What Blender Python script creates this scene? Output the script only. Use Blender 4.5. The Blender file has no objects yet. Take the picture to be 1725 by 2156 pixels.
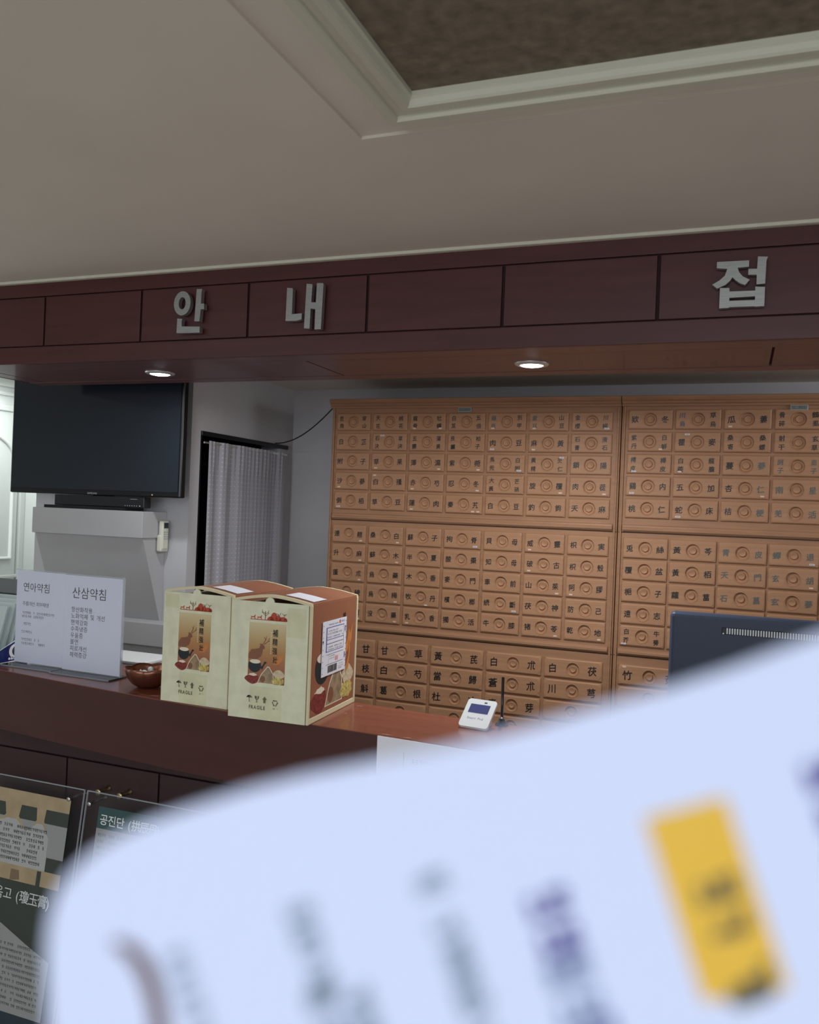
import bpy, bmesh, math, random
from mathutils import Vector, Matrix
random.seed(7)
S = bpy.context.scene
COL = S.collection

# ------------------------------------------------------------------ camera
cam_d = bpy.data.cameras.new('camera')
cam = bpy.data.objects.new('camera', cam_d); COL.objects.link(cam)
R_ = Vector((0.93301, 0.35768, 0.03953)); D_ = Vector((0.03634, 0.01564, -0.99922)); F_ = Vector((-0.35802, 0.93371, 0.00159))
cam.matrix_world = Matrix(((R_.x, -D_.x, -F_.x, 0), (R_.y, -D_.y, -F_.y, 0), (R_.z, -D_.z, -F_.z, 1.55), (0, 0, 0, 1)))
cam_d.sensor_fit = 'HORIZONTAL'; cam_d.sensor_width = 36
cam_d.lens = 1807.07 * 36 / 1725
cam_d.clip_start = 0.01
cam_d.dof.use_dof = True
cam_d.dof.focus_distance = 2.7
cam_d.dof.aperture_fstop = 8.2
S.camera = cam
# ------------------------------------------------------------------ world, exposure, lamps
w = bpy.data.worlds.new('world'); S.world = w; w.use_nodes = True
w.node_tree.nodes['Background'].inputs[0].default_value = (.8, .85, 1, 1)
w.node_tree.nodes['Background'].inputs[1].default_value = 0.02
S.view_settings.view_transform = 'Standard'; S.view_settings.look = 'None'
S.view_settings.exposure = 0.0; S.view_settings.gamma = 1
S.cycles.max_bounces = 8; S.cycles.diffuse_bounces = 5
S.cycles.use_denoising = True
S.cycles.sample_clamp_indirect = 4

def area(name, loc, target, sx, sy, power, color):
    l = bpy.data.lights.new(name, 'AREA'); l.shape = 'RECTANGLE'; l.size = sx; l.size_y = sy; l.energy = power; l.color = color
    o = bpy.data.objects.new(name, l); COL.objects.link(o); o.location = loc
    o.rotation_euler = (Vector(target) - Vector(loc)).to_track_quat('-Z', 'Y').to_euler()
    return o
area('waiting_room_lamp', (0.5, -1.7, 2.22), (0.45, -1.5, 0), 1.6, 1.2, 62, (.90, .95, 1))
area('waiting_room_window', (-0.6, -5.3, 1.45), (-0.7, 2.0, 1.3), 4.6, 1.5, 75, (.87, .92, 1))
area('corridor_lamp', (-4.22, 3.9, 2.29), (-4.3, 3.9, 0), 0.3, 0.7, 14, (.93, 1, .98))
area('corridor_fill', (-4.42, 2.5, 1.55), (-2.0, 2.45, 1.75), 1.1, 1.2, 9, (.93, .98, 1))  # unseen light added to brighten the left end of the soffit, no known window
area('waiting_room_side_fill', (-2.5, 0.1, 2.22), (-2.3, 0.4, 0), 1.0, 0.8, 7, (.92, .96, 1))  # unseen fill added to lift the ceiling and the left of the counter
area('nook_fill', (1.1, 2.98, 2.10), (-1.2, 3.2, 1.0), 0.9, 0.5, 11, (.92, .95, 1))  # added fill for the nook walls, no known fixture there

def disc_lamp(name, loc, power):
    l = bpy.data.lights.new(name, 'AREA'); l.shape = 'DISK'; l.size = .066; l.energy = power; l.color = (.95, .975, 1)
    o = bpy.data.objects.new(name, l); COL.objects.link(o); o.location = loc
    return o
# ------------------------------------------------------------------ materials
MATS = {}
def mat(name, color, rough=.5, metal=0., var=0., scale=8., bump=0., stretch=(1, 1, 1), spec=.5, emit=0., alpha=1., trans=0., ior=1.45, coat=0., detail=4., dark=None):
    if name in MATS: return MATS[name]
    m = bpy.data.materials.new(name); m.use_nodes = True; MATS[name] = m
    nt = m.node_tree; b = nt.nodes['Principled BSDF']
    c = tuple(color) + (1,)
    b.inputs['Base Color'].default_value = c; b.inputs['Roughness'].default_value = rough; b.inputs['Metallic'].default_value = metal
    b.inputs['Specular IOR Level'].default_value = spec; b.inputs['Alpha'].default_value = alpha
    b.inputs['Transmission Weight'].default_value = trans; b.inputs['IOR'].default_value = ior; b.inputs['Coat Weight'].default_value = coat
    if emit: b.inputs['Emission Color'].default_value = c; b.inputs['Emission Strength'].default_value = emit
    if var or bump:
        tc = nt.nodes.new('ShaderNodeTexCoord'); mp = nt.nodes.new('ShaderNodeMapping'); mp.inputs['Scale'].default_value = stretch
        nz = nt.nodes.new('ShaderNodeTexNoise'); nz.inputs['Scale'].default_value = scale; nz.inputs['Detail'].default_value = detail
        nt.links.new(tc.outputs['Object'], mp.inputs[0]); nt.links.new(mp.outputs[0], nz.inputs['Vector'])
        if var:
            rp = nt.nodes.new('ShaderNodeValToRGB')
            d = dark if dark else tuple(x * (1 - var) for x in color); l = tuple(min(1, x * (1 + var)) for x in color)
            rp.color_ramp.elements[0].position = .3; rp.color_ramp.elements[1].position = .7
            rp.color_ramp.elements[0].color = d + (1,); rp.color_ramp.elements[1].color = l + (1,)
            nt.links.new(nz.outputs['Fac'], rp.inputs[0]); nt.links.new(rp.outputs[0], b.inputs['Base Color'])
        if bump:
            bp = nt.nodes.new('ShaderNodeBump'); bp.inputs['Strength'].default_value = bump; bp.inputs['Distance'].default_value = .004
            nt.links.new(nz.outputs['Fac'], bp.inputs['Height']); nt.links.new(bp.outputs[0], b.inputs['Normal'])
    return m

ceil_m = mat('ceiling_paper', (.74, .695, .62), .9, var=.03, scale=3, bump=.05)
tray_m = mat('tray_wallpaper', (.20, .17, .125), .85, var=.28, scale=38, bump=.25, detail=6)
mould_m = mat('cream_moulding', (.66, .66, .55), .45)
wall_m = mat('wall_paint', (.55, .55, .57), .85, var=.03, scale=5, bump=.08)
wallw_m = mat('white_wall_paint', (.66, .68, .67), .7)
beam_m = mat('maroon_wood', (.080, .023, .024), .38, var=.12, scale=6, stretch=(.6, 6, 6))
beam2_m = mat('maroon_wood_soffit_lit', (.145, .060, .064), .42, coat=.12, var=.12, scale=6, stretch=(.6, 6, 6))  # beam wood in a paler copy, reflected light put into the soffit colour
groove_m = mat('dark_groove', (.02, .008, .008), .8)
counter_m = mat('cherry_counter', (.062, .020, .018), .32, var=.10, scale=5, stretch=(.5, 5, 5))
countertop_m = mat('cherry_countertop', (.20, .055, .032), .28, var=.10, scale=7, stretch=(.5, 6, 6), coat=.2)
counterd_m = mat('cherry_panel_dark', (.040, .018, .019), .45, var=.1, scale=5, stretch=(.5, 5, 5))
chest_m = mat('herb_chest_wood', (.40, .212, .115), .5, spec=.3, var=.10, scale=9, stretch=(.7, 5, 8), bump=.03)
chestf_m = mat('herb_chest_frame_wood', (.35, .184, .100), .5, spec=.3, var=.10, scale=9, stretch=(.7, 5, 8))
ink_m = mat('black_ink', (.012, .012, .012), .5)
inkf_m = mat('faded_ink', (.11, .125, .115), .6)
inkg_m = mat('grey_ink', (.05, .055, .06), .6)
white_m = mat('white_paper', (.76, .76, .82), .6)
sheet_m = mat('sign_paper', (.66, .69, .84), .7)
whitep_m = mat('white_plastic', (.78, .80, .80), .35)
cream_m = mat('cream_plastic', (.66, .66, .55), .4)
black_m = mat('black_plastic', (.010, .012, .015), .3)
screen_m = mat('tv_glass', (.018, .024, .033), .10, spec=.45)
bezel_m = mat('tv_bezel', (.006, .007, .009), .22)
steel_m = mat('brushed_steel', (.36, .375, .36), .42, metal=.65, var=.08, scale=20, stretch=(1, 1, 12))
chrome_m = mat('chrome', (.7, .7, .7), .18, metal=1)
brass_m = mat('brass', (.55, .47, .28), .3, metal=1)
copper_m = mat('copper', (.25, .105, .068), .30, metal=.85, var=.2, scale=14)
lamp_m = mat('lamp_glow', (.95, .98, 1), .5, emit=14)
ring_m = mat('lamp_ring', (.62, .62, .62), .3, metal=.5)
acry_m = mat('clear_acrylic', (.92, .96, .98), .06, alpha=.05, spec=.5)
acryd_m = mat('thin_clear_acrylic', (.75, .85, .9), .10, alpha=.012, spec=.5)
edge_m = mat('acrylic_edge', (.50, .56, .60), .2, alpha=.42)
tape_m = mat('clear_tape', (.72, .66, .36), .10, alpha=.09, spec=.6)
slate_m = mat('slate_plastic', (.046, .060, .098), .45, spec=.3)
vent_m = mat('vent_slats', (.42, .44, .46), .35, metal=.4)
blue_m = mat('blue_card', (.012, .035, .20), .35)
darkgrey_m = mat('dark_grey_top', (.030, .033, .037), .75, spec=.2)

# ------------------------------------------------------------------ mesh builder
ORG = {}
_glyph = {}
def glyph(ch, bold=0.):
    k = (ch, bold)
    if k not in _glyph:
        if bold:    # heavier stroke: the glyph laid over itself with small shifts
            v0, f0 = glyph(ch); v = []; f = []
            for l, (dx, dy) in enumerate(((-bold, -bold * .5), (bold, bold * .5), (-bold * .4, bold), (bold * .4, -bold))):
                n = len(v); v += [(x + dx, y + dy, l) for x, y, _ in v0]; f += [tuple(q + n for q in t) for t in f0]
            _glyph[k] = (v, f); return _glyph[k]
        c = bpy.data.curves.new('g', 'FONT'); c.body = ch; c.size = 1; c.resolution_u = 2
        o = bpy.data.objects.new('g', c); COL.objects.link(o)
        m = bpy.data.meshes.new_from_object(o.evaluated_get(bpy.context.evaluated_depsgraph_get()))
        v = [(p.co.x, p.co.y, 0) for p in m.vertices]; f = [tuple(p.vertices) for p in m.polygons]
        _glyph[k] = (v, f)
        bpy.data.objects.remove(o); bpy.data.curves.remove(c); bpy.data.meshes.remove(m)
    return _glyph[k]

class MB:
    def __init__(s): s.v = []; s.f = []; s.mi = []; s.mats = []; s.sm = []
    def mid(s, m):
        if m not in s.mats: s.mats.append(m)
        return s.mats.index(m)
    def add(s, vs, fs, m, smooth=False):
        n = len(s.v); s.v += [tuple(v) for v in vs]; i = s.mid(m)
        for f in fs: s.f.append(tuple(n + k for k in f)); s.mi.append(i); s.sm.append(smooth)
        return s
    def box(s, x0, x1, y0, y1, z0, z1, m, bev=0., rz=0., piv=None, seg=2):
        bm = bmesh.new(); bmesh.ops.create_cube(bm, size=1)
        for v in bm.verts: v.co = Vector((x0 + (v.co.x + .5) * (x1 - x0), y0 + (v.co.y + .5) * (y1 - y0), z0 + (v.co.z + .5) * (z1 - z0)))
        if bev: bmesh.ops.bevel(bm, geom=bm.edges[:], offset=bev, segments=seg, affect='EDGES', profile=.5)
        if rz: bmesh.ops.rotate(bm, verts=bm.verts, cent=piv or Vector(((x0 + x1) / 2, (y0 + y1) / 2, z0)), matrix=Matrix.Rotation(rz, 3, 'Z'))
        return s.bm(bm, m, smooth=False)
    def bm(s, bm, m, smooth=False):
        bm.verts.index_update(); s.add([v.co[:] for v in bm.verts], [[v.index for v in f.verts] for f in bm.faces], m, smooth); bm.free(); return s
    def prism(s, pts, d, m, o=(0, 0, 0), u=(1, 0, 0), v=(0, 1, 0), smooth=False):
        # pts: 2D outline; d: extrusion vector
        o, u, v, d = map(Vector, (o, u, v, d)); n = len(pts)
        a = [o + u * p[0] + v * p[1] for p in pts]; b = [p + d for p in a]
        bm = bmesh.new(); va = [bm.verts.new(p) for p in a]; vb = [bm.verts.new(p) for p in b]
        fa = bm.faces.new(va); fb = bm.faces.new(list(reversed(vb))); fa.normal_update(); fb.normal_update()
        for i in range(n): bm.faces.new((va[(i + 1) % n], va[i], vb[i], vb[(i + 1) % n]))
        bmesh.ops.triangulate(bm, faces=[f for f in (fa, fb) if len(f.verts) > 4])
        bmesh.ops.recalc_face_normals(bm, faces=bm.faces)
        return s.bm(bm, m, smooth)
    def flat(s, pts, m, o=(0, 0, 0), u=(1, 0, 0), v=(0, 0, 1)):
        o, u, v = map(Vector, (o, u, v)); bm = bmesh.new()
        f = bm.faces.new([bm.verts.new(o + u * p[0] + v * p[1]) for p in pts])
        f.normal_update()
        if len(pts) > 4: bmesh.ops.triangulate(bm, faces=[f])
        return s.bm(bm, m)
    def rect(s, x0, x1, y0, y1, m, o=(0, 0, 0), u=(1, 0, 0), v=(0, 0, 1)):
        return s.flat([(x0, y0), (x1, y0), (x1, y1), (x0, y1)], m, o, u, v)
    def disc(s, cx, cy, rx, ry, m, o=(0, 0, 0), u=(1, 0, 0), v=(0, 0, 1), n=20):
        return s.flat([(cx + rx * math.cos(6.28319 * i / n), cy + ry * math.sin(6.28319 * i / n)) for i in range(n)], m, o, u, v)
    def lathe(s, prof, m, c=(0, 0, 0), ax=(0, 0, 1), n=32, smooth=True, sq=None):
        c, ax = Vector(c), Vector(ax).normalized(); e1 = ax.orthogonal().normalized(); e2 = ax.cross(e1)
        vs = []; fs = []
        for (r, h) in prof:
            for i in range(n):
                a = 2 * math.pi * i / n; rr = r * (sq(a) if sq else 1)
                vs.append(c + e1 * rr * math.cos(a) + e2 * rr * math.sin(a) + ax * h)
        for j in range(len(prof) - 1):
            for i in range(n): fs.append((j * n + i, j * n + (i + 1) % n, (j + 1) * n + (i + 1) % n, (j + 1) * n + i))
        return s.add(vs, fs, m, smooth)
    def tube(s, pts, r, m, n=8):
        pts = [Vector(p) for p in pts]; vs = []; fs = []
        for i, p in enumerate(pts):
            t = (pts[min(i + 1, len(pts) - 1)] - pts[max(i - 1, 0)]).normalized()
            e1 = t.cross(Vector((0, .3, 1))).normalized(); e2 = t.cross(e1)
            for k in range(n):
                a = 2 * math.pi * k / n; vs.append(p + (e1 * math.cos(a) + e2 * math.sin(a)) * r)
        for i in range(len(pts) - 1):
            for k in range(n): fs.append((i * n + k, i * n + (k + 1) % n, (i + 1) * n + (k + 1) % n, (i + 1) * n + k))
        fs.append(tuple(range(n))); fs.append(tuple((len(pts) - 1) * n + k for k in reversed(range(n))))
        return s.add(vs, fs, m, True)
    def text(s, t, size, m, o=(0, 0, 0), u=(1, 0, 0), v=(0, 0, 1), align='L', bold=0., adv=1.0, sx=1.0):
        o, u, v = map(Vector, (o, u, v)); nn = u.cross(v).normalized(); pen = 0; items = []
        for ch in t:
            if ch == ' ': pen += .45 * adv * sx; continue
            vs, fs = glyph(ch, bold)
            wd = 1.0 if ord(ch) > 0x1100 else (max(p[0] for p in vs) + .09)
            items.append((pen, vs, fs)); pen += wd * adv * sx
        off = {'L': 0, 'C': -pen / 2, 'R': -pen}[align]
        for p, vs, fs in items:
            s.add([o + u * ((p + off + q[0] * sx) * size) + v * (q[1] * size) + nn * (q[2] * .0001) for q in vs], fs, m)
        return s
    def scrib(s, x, y, wdt, h, m, o=(0, 0, 0), u=(1, 0, 0), v=(0, 0, 1), seed=0, wt=.10):
        # a line of print too small and soft to read
        rn = random.Random(seed); p = x
        while p < x + wdt:
            k = h * rn.uniform(.82, 1.0)
            if rn.random() > .16:
                a = h * wt; q = p + k * .08; e = p + k * .80; m1 = y + h * rn.uniform(.40, .55); kind = rn.randrange(4)
                def hb(x0, x1, z): s.rect(x0, x1, z, z + a, m, o, u, v)
                def vb(x0, z0, z1): s.rect(x0, x0 + a, z0, z1, m, o, u, v)
                if kind == 0: hb(q, q + k * .36, m1); hb(q, q + k * .36, y + h * .82); vb(q, m1, y + h * .85); vb(q + k * .32, m1, y + h * .85); vb(e - a, y + h * .1, y + h); hb(q, e, y)
                elif kind == 1: hb(q, q + k * .40, y + h * .80); vb(q + k * .34, y + h * .25, y + h * .85); vb(e - a, y, y + h); hb(e - a, e + k * .1, y + h * .5)
                elif kind == 2: hb(q, e, m1); hb(q + k * .1, e - k * .1, y + h * .85); vb(q + k * .3, m1, y + h * .85); vb(q + k * .45, y + h * .1, m1); hb(q, e, y + h * .05)
                else: vb(q, y + h * .35, y + h * .95); hb(q, q + k * .4, y + h * .35); vb(e - a * 2.6, y, y + h); vb(e - a, y, y + h)
            p += k
        return s
    def build(s, name, parent=None, org=None, fix=False):
        me = bpy.data.meshes.new(name)
        if parent is not None: base = ORG[parent.name] if org is None else Vector(org)
        elif org is not None: base = Vector(org)
        else:
            xs, ys, zs = zip(*s.v); base = Vector(((min(xs) + max(xs)) / 2, (min(ys) + max(ys)) / 2, min(zs)))
        me.from_pydata([tuple(Vector(v) - base) for v in s.v], [], s.f)
        for m in s.mats: me.materials.append(m)
        me.polygons.foreach_set('material_index', s.mi); me.polygons.foreach_set('use_smooth', s.sm); me.update()
        if fix:
            bm = bmesh.new(); bm.from_mesh(me); bmesh.ops.recalc_face_normals(bm, faces=bm.faces); bm.to_mesh(me); bm.free()
        o = bpy.data.objects.new(name, me); COL.objects.link(o)
        if parent is not None:
            o.parent = parent; o.location = base - ORG[parent.name]
        else: o.location = base
        ORG[o.name] = base.copy()
        return o

def tag(o, label, cat, group=None):
    o['label'] = label; o['category'] = cat
    if group: o['group'] = group
    return o
def thing(name, loc, label, cat, group=None):
    o = bpy.data.objects.new(name, None); COL.objects.link(o); o.location = loc; o.empty_display_size = .05
    ORG[o.name] = Vector(loc); return tag(o, label, cat, group)
def local(name, label, cat, matrix, group=None):
    # a thing whose parts are built in its own axes, then set in the room
    o = thing(name, (0, 0, 0), label, cat, group); o.matrix_world = matrix; return o
def struct(mb, name, parent=None, **k):
    o = mb.build(name, parent, **k)
    if parent is None: o['kind'] = 'structure'
    return o
def note(o, label): o['label'] = label; return o
def T(x, y, z, rz=0., rx=0.): return Matrix.Translation((x, y, z)) @ Matrix.Rotation(rz, 4, 'Z') @ Matrix.Rotation(rx, 4, 'X')

# ================================================================== SETTING
floor_m = mat('floor_tiles', (.46, .43, .38), .45, var=.1, scale=4)
struct(MB().box(-4.7, 2.6, -5.6, 4.7, -.08, 0, floor_m), 'floor')
# ceiling: three levels with the tray cut out of the waiting-room part
c = MB()
CX0, CX1, CY1 = -0.708, 1.95, 1.508          # shallow step round the tray
c.box(-4.6, CX0, -5.5, 2.20, 2.270, 2.34, ceil_m)
c.box(CX1, 2.55, -5.5, 2.20, 2.270, 2.34, ceil_m)
c.box(CX0, CX1, CY1, 2.20, 2.270, 2.34, ceil_m)
c.box(CX0, CX1, -5.5, -1.1, 2.270, 2.34, ceil_m)
c.box(CX0, -.60, -1.1, CY1, 2.276, 2.34, ceil_m); c.box(1.84, CX1, -1.1, CY1, 2.276, 2.34, ceil_m)
c.box(-.60, 1.84, 1.43, CY1, 2.276, 2.34, ceil_m); c.box(-.60, 1.84, -1.1, -1.0, 2.276, 2.34, ceil_m)
c.box(-.64, 1.9, -1.05, 1.45, 2.288, 2.35, tray_m)
c.box(-4.6, -2.0, 2.20, 4.6, 2.33, 2.40, ceil_m)
c.box(-2.06, 2.55, 2.60, 3.80, 2.131, 2.36, ceil_m)
struct(c, 'ceiling')
# tray moulding: two steps
def sweep(mb, x0, x1, y0, y1, prof, m):
    # prof: (inset from the outer rectangle, height), swept round it with mitred corners
    vs = []; fs = []
    for d, z in prof: vs += [(x0 + d, y0 + d, z), (x1 - d, y0 + d, z), (x1 - d, y1 - d, z), (x0 + d, y1 - d, z)]
    for q in range(len(prof) - 1):
        for e in range(4): fs.append((q * 4 + e, q * 4 + (e + 1) % 4, (q + 1) * 4 + (e + 1) % 4, (q + 1) * 4 + e))
    mb.add(vs, fs, m)
t = MB()
sweep(t, -.624, 1.868, -1.03, 1.455, [(0, 2.28), (0, 2.262), (.003, 2.259), (.018, 2.259), (.021, 2.262), (.021, 2.268), (.034, 2.269), (.036, 2.266), (.040, 2.2645), (.052, 2.2645), (.056, 2.268), (.060, 2.276), (.064, 2.279), (.064, 2.292)], mould_m)
struct(t, 'trim_1')
# cove strip where ceiling meets the beam
struct(MB().box(-2.585, 2.5, 2.186, 2.206, 2.262, 2.274, mould_m, .004), 'trim_2')
# maroon beam
b = MB()
BX0, BX1 = -2.585, 2.5
b.box(BX0, BX1, 2.210, 2.632, 2.004, 2.30, groove_m)
b.box(BX0, BX1, 2.202, 2.215, 2.219, 2.27, beam_m, .0015)
b.box(BX0, BX1, 2.202, 2.215, 1.996, 2.052, beam_m, .0015)
xs = [-2.585, -2.16, -1.772, -1.384, -.997, -.604, -.207, .19, .587, .984, 1.38, 1.78, 2.18, 2.5]
for a, d in zip(xs[:-1], xs[1:]): b.box(a + .004, d - .004, 2.2025, 2.215, 2.0555, 2.2155, beam_m, .0015)
b.box(BX0, BX1, 2.2035, 2.300, 1.9965, 2.01, beam2_m, .0015)
b.box(BX0, BX1, 2.570, 2.638, 1.9960, 2.30, beam2_m, .0015)
ys = [-2.585, -2.506, -1.236, .066, 1.33, 2.5]
for a, d in zip(ys[:-1], ys[1:]): b.box(a + .003, d - .003, 2.301, 2.566, 1.9970, 2.01, beam2_m, .0015)
b.box(BX0 - .004, BX0, 2.202, 2.638, 1.996, 2.27, beam_m)
struct(b, 'trim_3')
# walls
struct(MB().box(-2.055, 2.55, 3.722, 3.80, 0, 2.36, wall_m), 'wall_back')
struct(MB().box(2.5, 2.58, -5.5, 3.75, 0, 2.36, wall_m), 'wall_right')
struct(MB().box(-4.6, 2.6, -5.58, -5.5, 0, 2.36, wallw_m), 'wall_front')
# left side wall of the nook with its curtained doorway
s = MB()
s.box(-2.155, -2.055, 2.89, 2.953, 0, 2.36, wall_m)
s.box(-2.155, -2.055, 3.596, 3.74, 0, 2.36, wall_m)
s.box(-2.155, -2.055, 2.953, 3.596, 1.852, 2.36, wall_m)
s.box(-2.84, -2.155, 2.89, 2.953, 0, 2.36, wall_m)
struct(s, 'wall_left_nook')
store_m = mat('store_shade_wall', (.06, .06, .065), .9)  # near-black colour stands in for the unlit room behind the curtain
s = MB()
s.box(-2.84, -2.80, 2.953, 4.5, 0, 2.36, wallw_m); s.box(-2.80, -2.1, 3.74, 3.78, 0, 2.36, store_m); s.box(-2.80, -2.155, 2.953, 3.74, 2.2, 2.25, store_m)
s.box(-2.80, -2.785, 2.953, 3.74, 0, 2.2, store_m); s.box(-2.785, -2.155, 2.953, 2.965, 0, 2.2, store_m)
struct(s, 'wall_left_store')
# door reveal and black header of the doorway
s = MB(); s.box(-2.115, -2.047, 2.953, 3.667, 1.834, 1.853, black_m, .002); s.box(-2.15, -2.054, 2.9535, 2.962, 0, 1.834, black_m)
struct(s, 'door_2')
# corridor
s = MB(); s.box(-4.6, -4.5, -5.5, 4.5, 0, 2.36, wallw_m)
struct(s, 'wall_left')
struct(MB().box(-4.6, -2.8, 4.46, 4.54, 0, 2.36, wallw_m), 'wall_back_corridor')
s = MB(); s.box(-4.5, -4.47, 2.3, 4.46, 2.27, 2.33, wallw_m, .012); s.box(-4.5, -4.482, 2.3, 4.46, 2.215, 2.24, wallw_m, .006); s.box(-4.5, -4.484, 2.3, 4.46, 1.018, 1.04, wallw_m, .005)
s.box(-4.5, -4.475, 4.415, 4.46, 0, 2.113, wallw_m, .006); s.box(-4.5, -4.475, 2.6, 4.46, 2.113, 2.15, wallw_m, .006)
struct(s, 'trim_4')
# white door with an arched panel moulding
s = MB(); s.box(-4.5, -4.488, 3.25, 4.40, 0, 2.112, wallw_m, .002)
pts = []
for i in range(25):
    a = math.pi * i / 24; pts.append((-4.484, 3.98 + .37 * math.cos(a), 1.82 + .165 * math.sin(a)))
s.tube([(-4.484, 4.35, 1.15)] + pts + [(-4.484, 3.61, 1.15), (-4.484, 4.35, 1.15)], .011, wallw_m)
struct(s, 'door_1')
struct(MB().box(-2.055, 2.5, 3.704, 3.722, 0, .09, wallw_m, .003), 'baseboard_back')

# ================================================================== HERB CABINETS
def drawer_meshes(wd, ht):
    R, N = .0268, 36
    ang = sorted([2 * math.pi * i / N for i in range(N)] + [math.atan2(sy * ht, sx * wd) % (2 * math.pi) for sx in (1, -1) for sy in (1, -1)])
    def onrect(a, w2, h2):
        c, q = math.cos(a), math.sin(a); k = min(w2 / abs(c) if abs(c) > 1e-9 else 9, h2 / abs(q) if abs(q) > 1e-9 else 9); return c * k, q * k
    n = len(ang); mb = MB(); vs = []
    for a in ang: vs.append((R * math.cos(a), 0, R * math.sin(a)))
    for (ins, y) in ((.005, 0.), (.0015, .0022), (0, .007), (0, .014)):
        for a in ang:
            x, z = onrect(a, wd / 2 - ins, ht / 2 - ins); vs.append((x, y, z))
    fs = []
    for j in range(4):
        for i in range(n): fs.append((j * n + i, (j + 1) * n + i, (j + 1) * n + (i + 1) % n, j * n + (i + 1) % n))
    mb.add(vs, fs, chest_m)
    pr = MB().lathe([(R, 0), (R - .0010, .0012), (R - .0024, .0010), (R - .0036, -.0012), (R - .0056, -.0062), (R - .0064, -.0074), (.0160, -.0076), (.0136, -.0068), (.0124, -.0030), (.0112, -.0014), (.0096, -.0016), (.0050, -.0030), (.0001, -.0034)], chest_m, ax=(0, -1, 0), n=40, smooth=False)
    return mb, pr
PROTO = {}
def drawer(parent, x, z, wd, ht, left='', right='', size=.027, ink=None, ink2=None, sticks=()):
    """one drawer centred at (x, z) on the plane y = 3.30 with its turned pull, brushed characters and stickers"""
    k = (round(wd, 4), round(ht, 4)); ctr = Vector((x, 3.30, z))
    if k not in PROTO:
        m1, m2 = drawer_meshes(wd, ht)
        d = m1.build('drawer', None, org=(0, 0, 0)); p = m2.build('recessed_pull', None, org=(0, 0, 0)); p.parent = d
        PROTO[k] = (d, p); 
    else:
        d0, p0 = PROTO[k]; d = d0.copy(); p = p0.copy(); COL.objects.link(d); COL.objects.link(p); p.parent = d
    d.parent = parent; d.location = ctr - ORG[parent.name]; ORG[d.name] = ctr
    if left or right:
        yy = 3.2994
        for txt, fx, im in ((left, -.345, ink or ink_m), (right, .325, ink2 or ink or ink_m)):
            s_ = size if len(txt) == 1 else size * .80; t = MB()
            for i, ch in enumerate(txt):
                dz = 0 if len(txt) == 1 else (.5 - i) * ht * .43
                jx = random.uniform(-.0012, .0012); jz = random.uniform(-.0012, .0012); a = random.uniform(-.05, .05); sq = random.uniform(.9, 1.05)
                vs, fs = glyph(ch, .016)
                if not vs: continue
                cx = (min(q[0] for q in vs) + max(q[0] for q in vs)) / 2; cy = (min(q[1] for q in vs) + max(q[1] for q in vs)) / 2
                out = []
                for q in vs:
                    px, py = (q[0] - cx) * s_ * sq, (q[1] - cy) * s_
                    py += px * .09
                    out.append((x + fx * wd + jx + px * math.cos(a) - py * math.sin(a), yy - q[2] * .00012, z + dz + jz - .001 + px * math.sin(a) + py * math.cos(a)))
                t.add(out, fs, im)
            if t.v: t.build('lettering', d)
    for (fx, fz, kind) in sticks:
        q = MB(); sx, sz = x + fx * wd, z + fz * ht; L = .0085 if kind else .0065
        q.box(sx - L, sx + L, 3.2985, 3.2998, sz - .0028, sz + .0028, white_m if kind else pink_m)
        if kind:
            for i in range(4): q.rect(sx - L * .75 + i * L * .4, sx - L * .75 + i * L * .4 + L * .26, sz - .0012, sz + .0013, inkg_m, (0, 3.2983, 0))
        q.build('sticker', d)
    return d
pink_m = mat('pale_sticker', (.68, .52, .42), .6)

def cabinet(x0, x1, label, sections, el=.004, er=0.):
    root = thing('herb_cabinet', ((x0 + x1) / 2, 3.52, 0), label, 'cabinet')
    f = MB()
    f.box(x0, x1, 3.3085, 3.70, .10, 1.995, chestf_m, .002)
    f.box(x0 + .006, x0 + .014, 3.300, 3.31, .12, 1.985, chestf_m, .003)
    f.box(x1 - .014, x1 - .006, 3.300, 3.31, .12, 1.985, chestf_m, .003)
    f.build('carcass', root)
    p = MB(); prof = [(3.31, 1.985), (3.299, 1.985), (3.297, 1.992), (3.291, 1.996), (3.291, 2.002), (3.284, 2.007), (3.280, 2.014), (3.280, 2.021), (3.285, 2.023), (3.70, 2.023), (3.70, 1.985)]
    p.prism(prof, (x1 - x0 + el + er, 0, 0), chestf_m, (x0 - el, 0, 0), (0, 1, 0), (0, 0, 1)); p.build('cornice', root)
    for z in (1.527, 1.064):
        m = MB(); m.prism([(3.308, z - .012), (3.3015, z - .012), (3.296, z - .006), (3.296, z + .002), (3.299, z + .005), (3.3005, z + .011), (3.308, z + .013)], (x1 - x0 - .036, 0, 0), chestf_m, (x0 + .018, 0, 0), (0, 1, 0), (0, 0, 1))
        m.box(x0 + .002, x1 - .002, 3.3055, 3.3075, z - .0165, z - .0145, groove_m); m.build('rail_moulding', root)
    MB().box(x0 + .01, x1 - .01, 3.32, 3.70, 0, .10, chestf_m).build('plinth', root)
    for (xa, pitch, wd, rows, zt, zp, ht, size) in sections:
        for r, row in enumerate(rows):
            for cc, cell in enumerate(row):
                if cell is None: continue
                tx = cell[0].split('|') if cell[0] else ('', '')
                drawer(root, xa + cc * pitch + wd / 2, zt - r * zp - ht / 2, wd, ht, tx[0], tx[1], size, *cell[1:])
    return root

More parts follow.
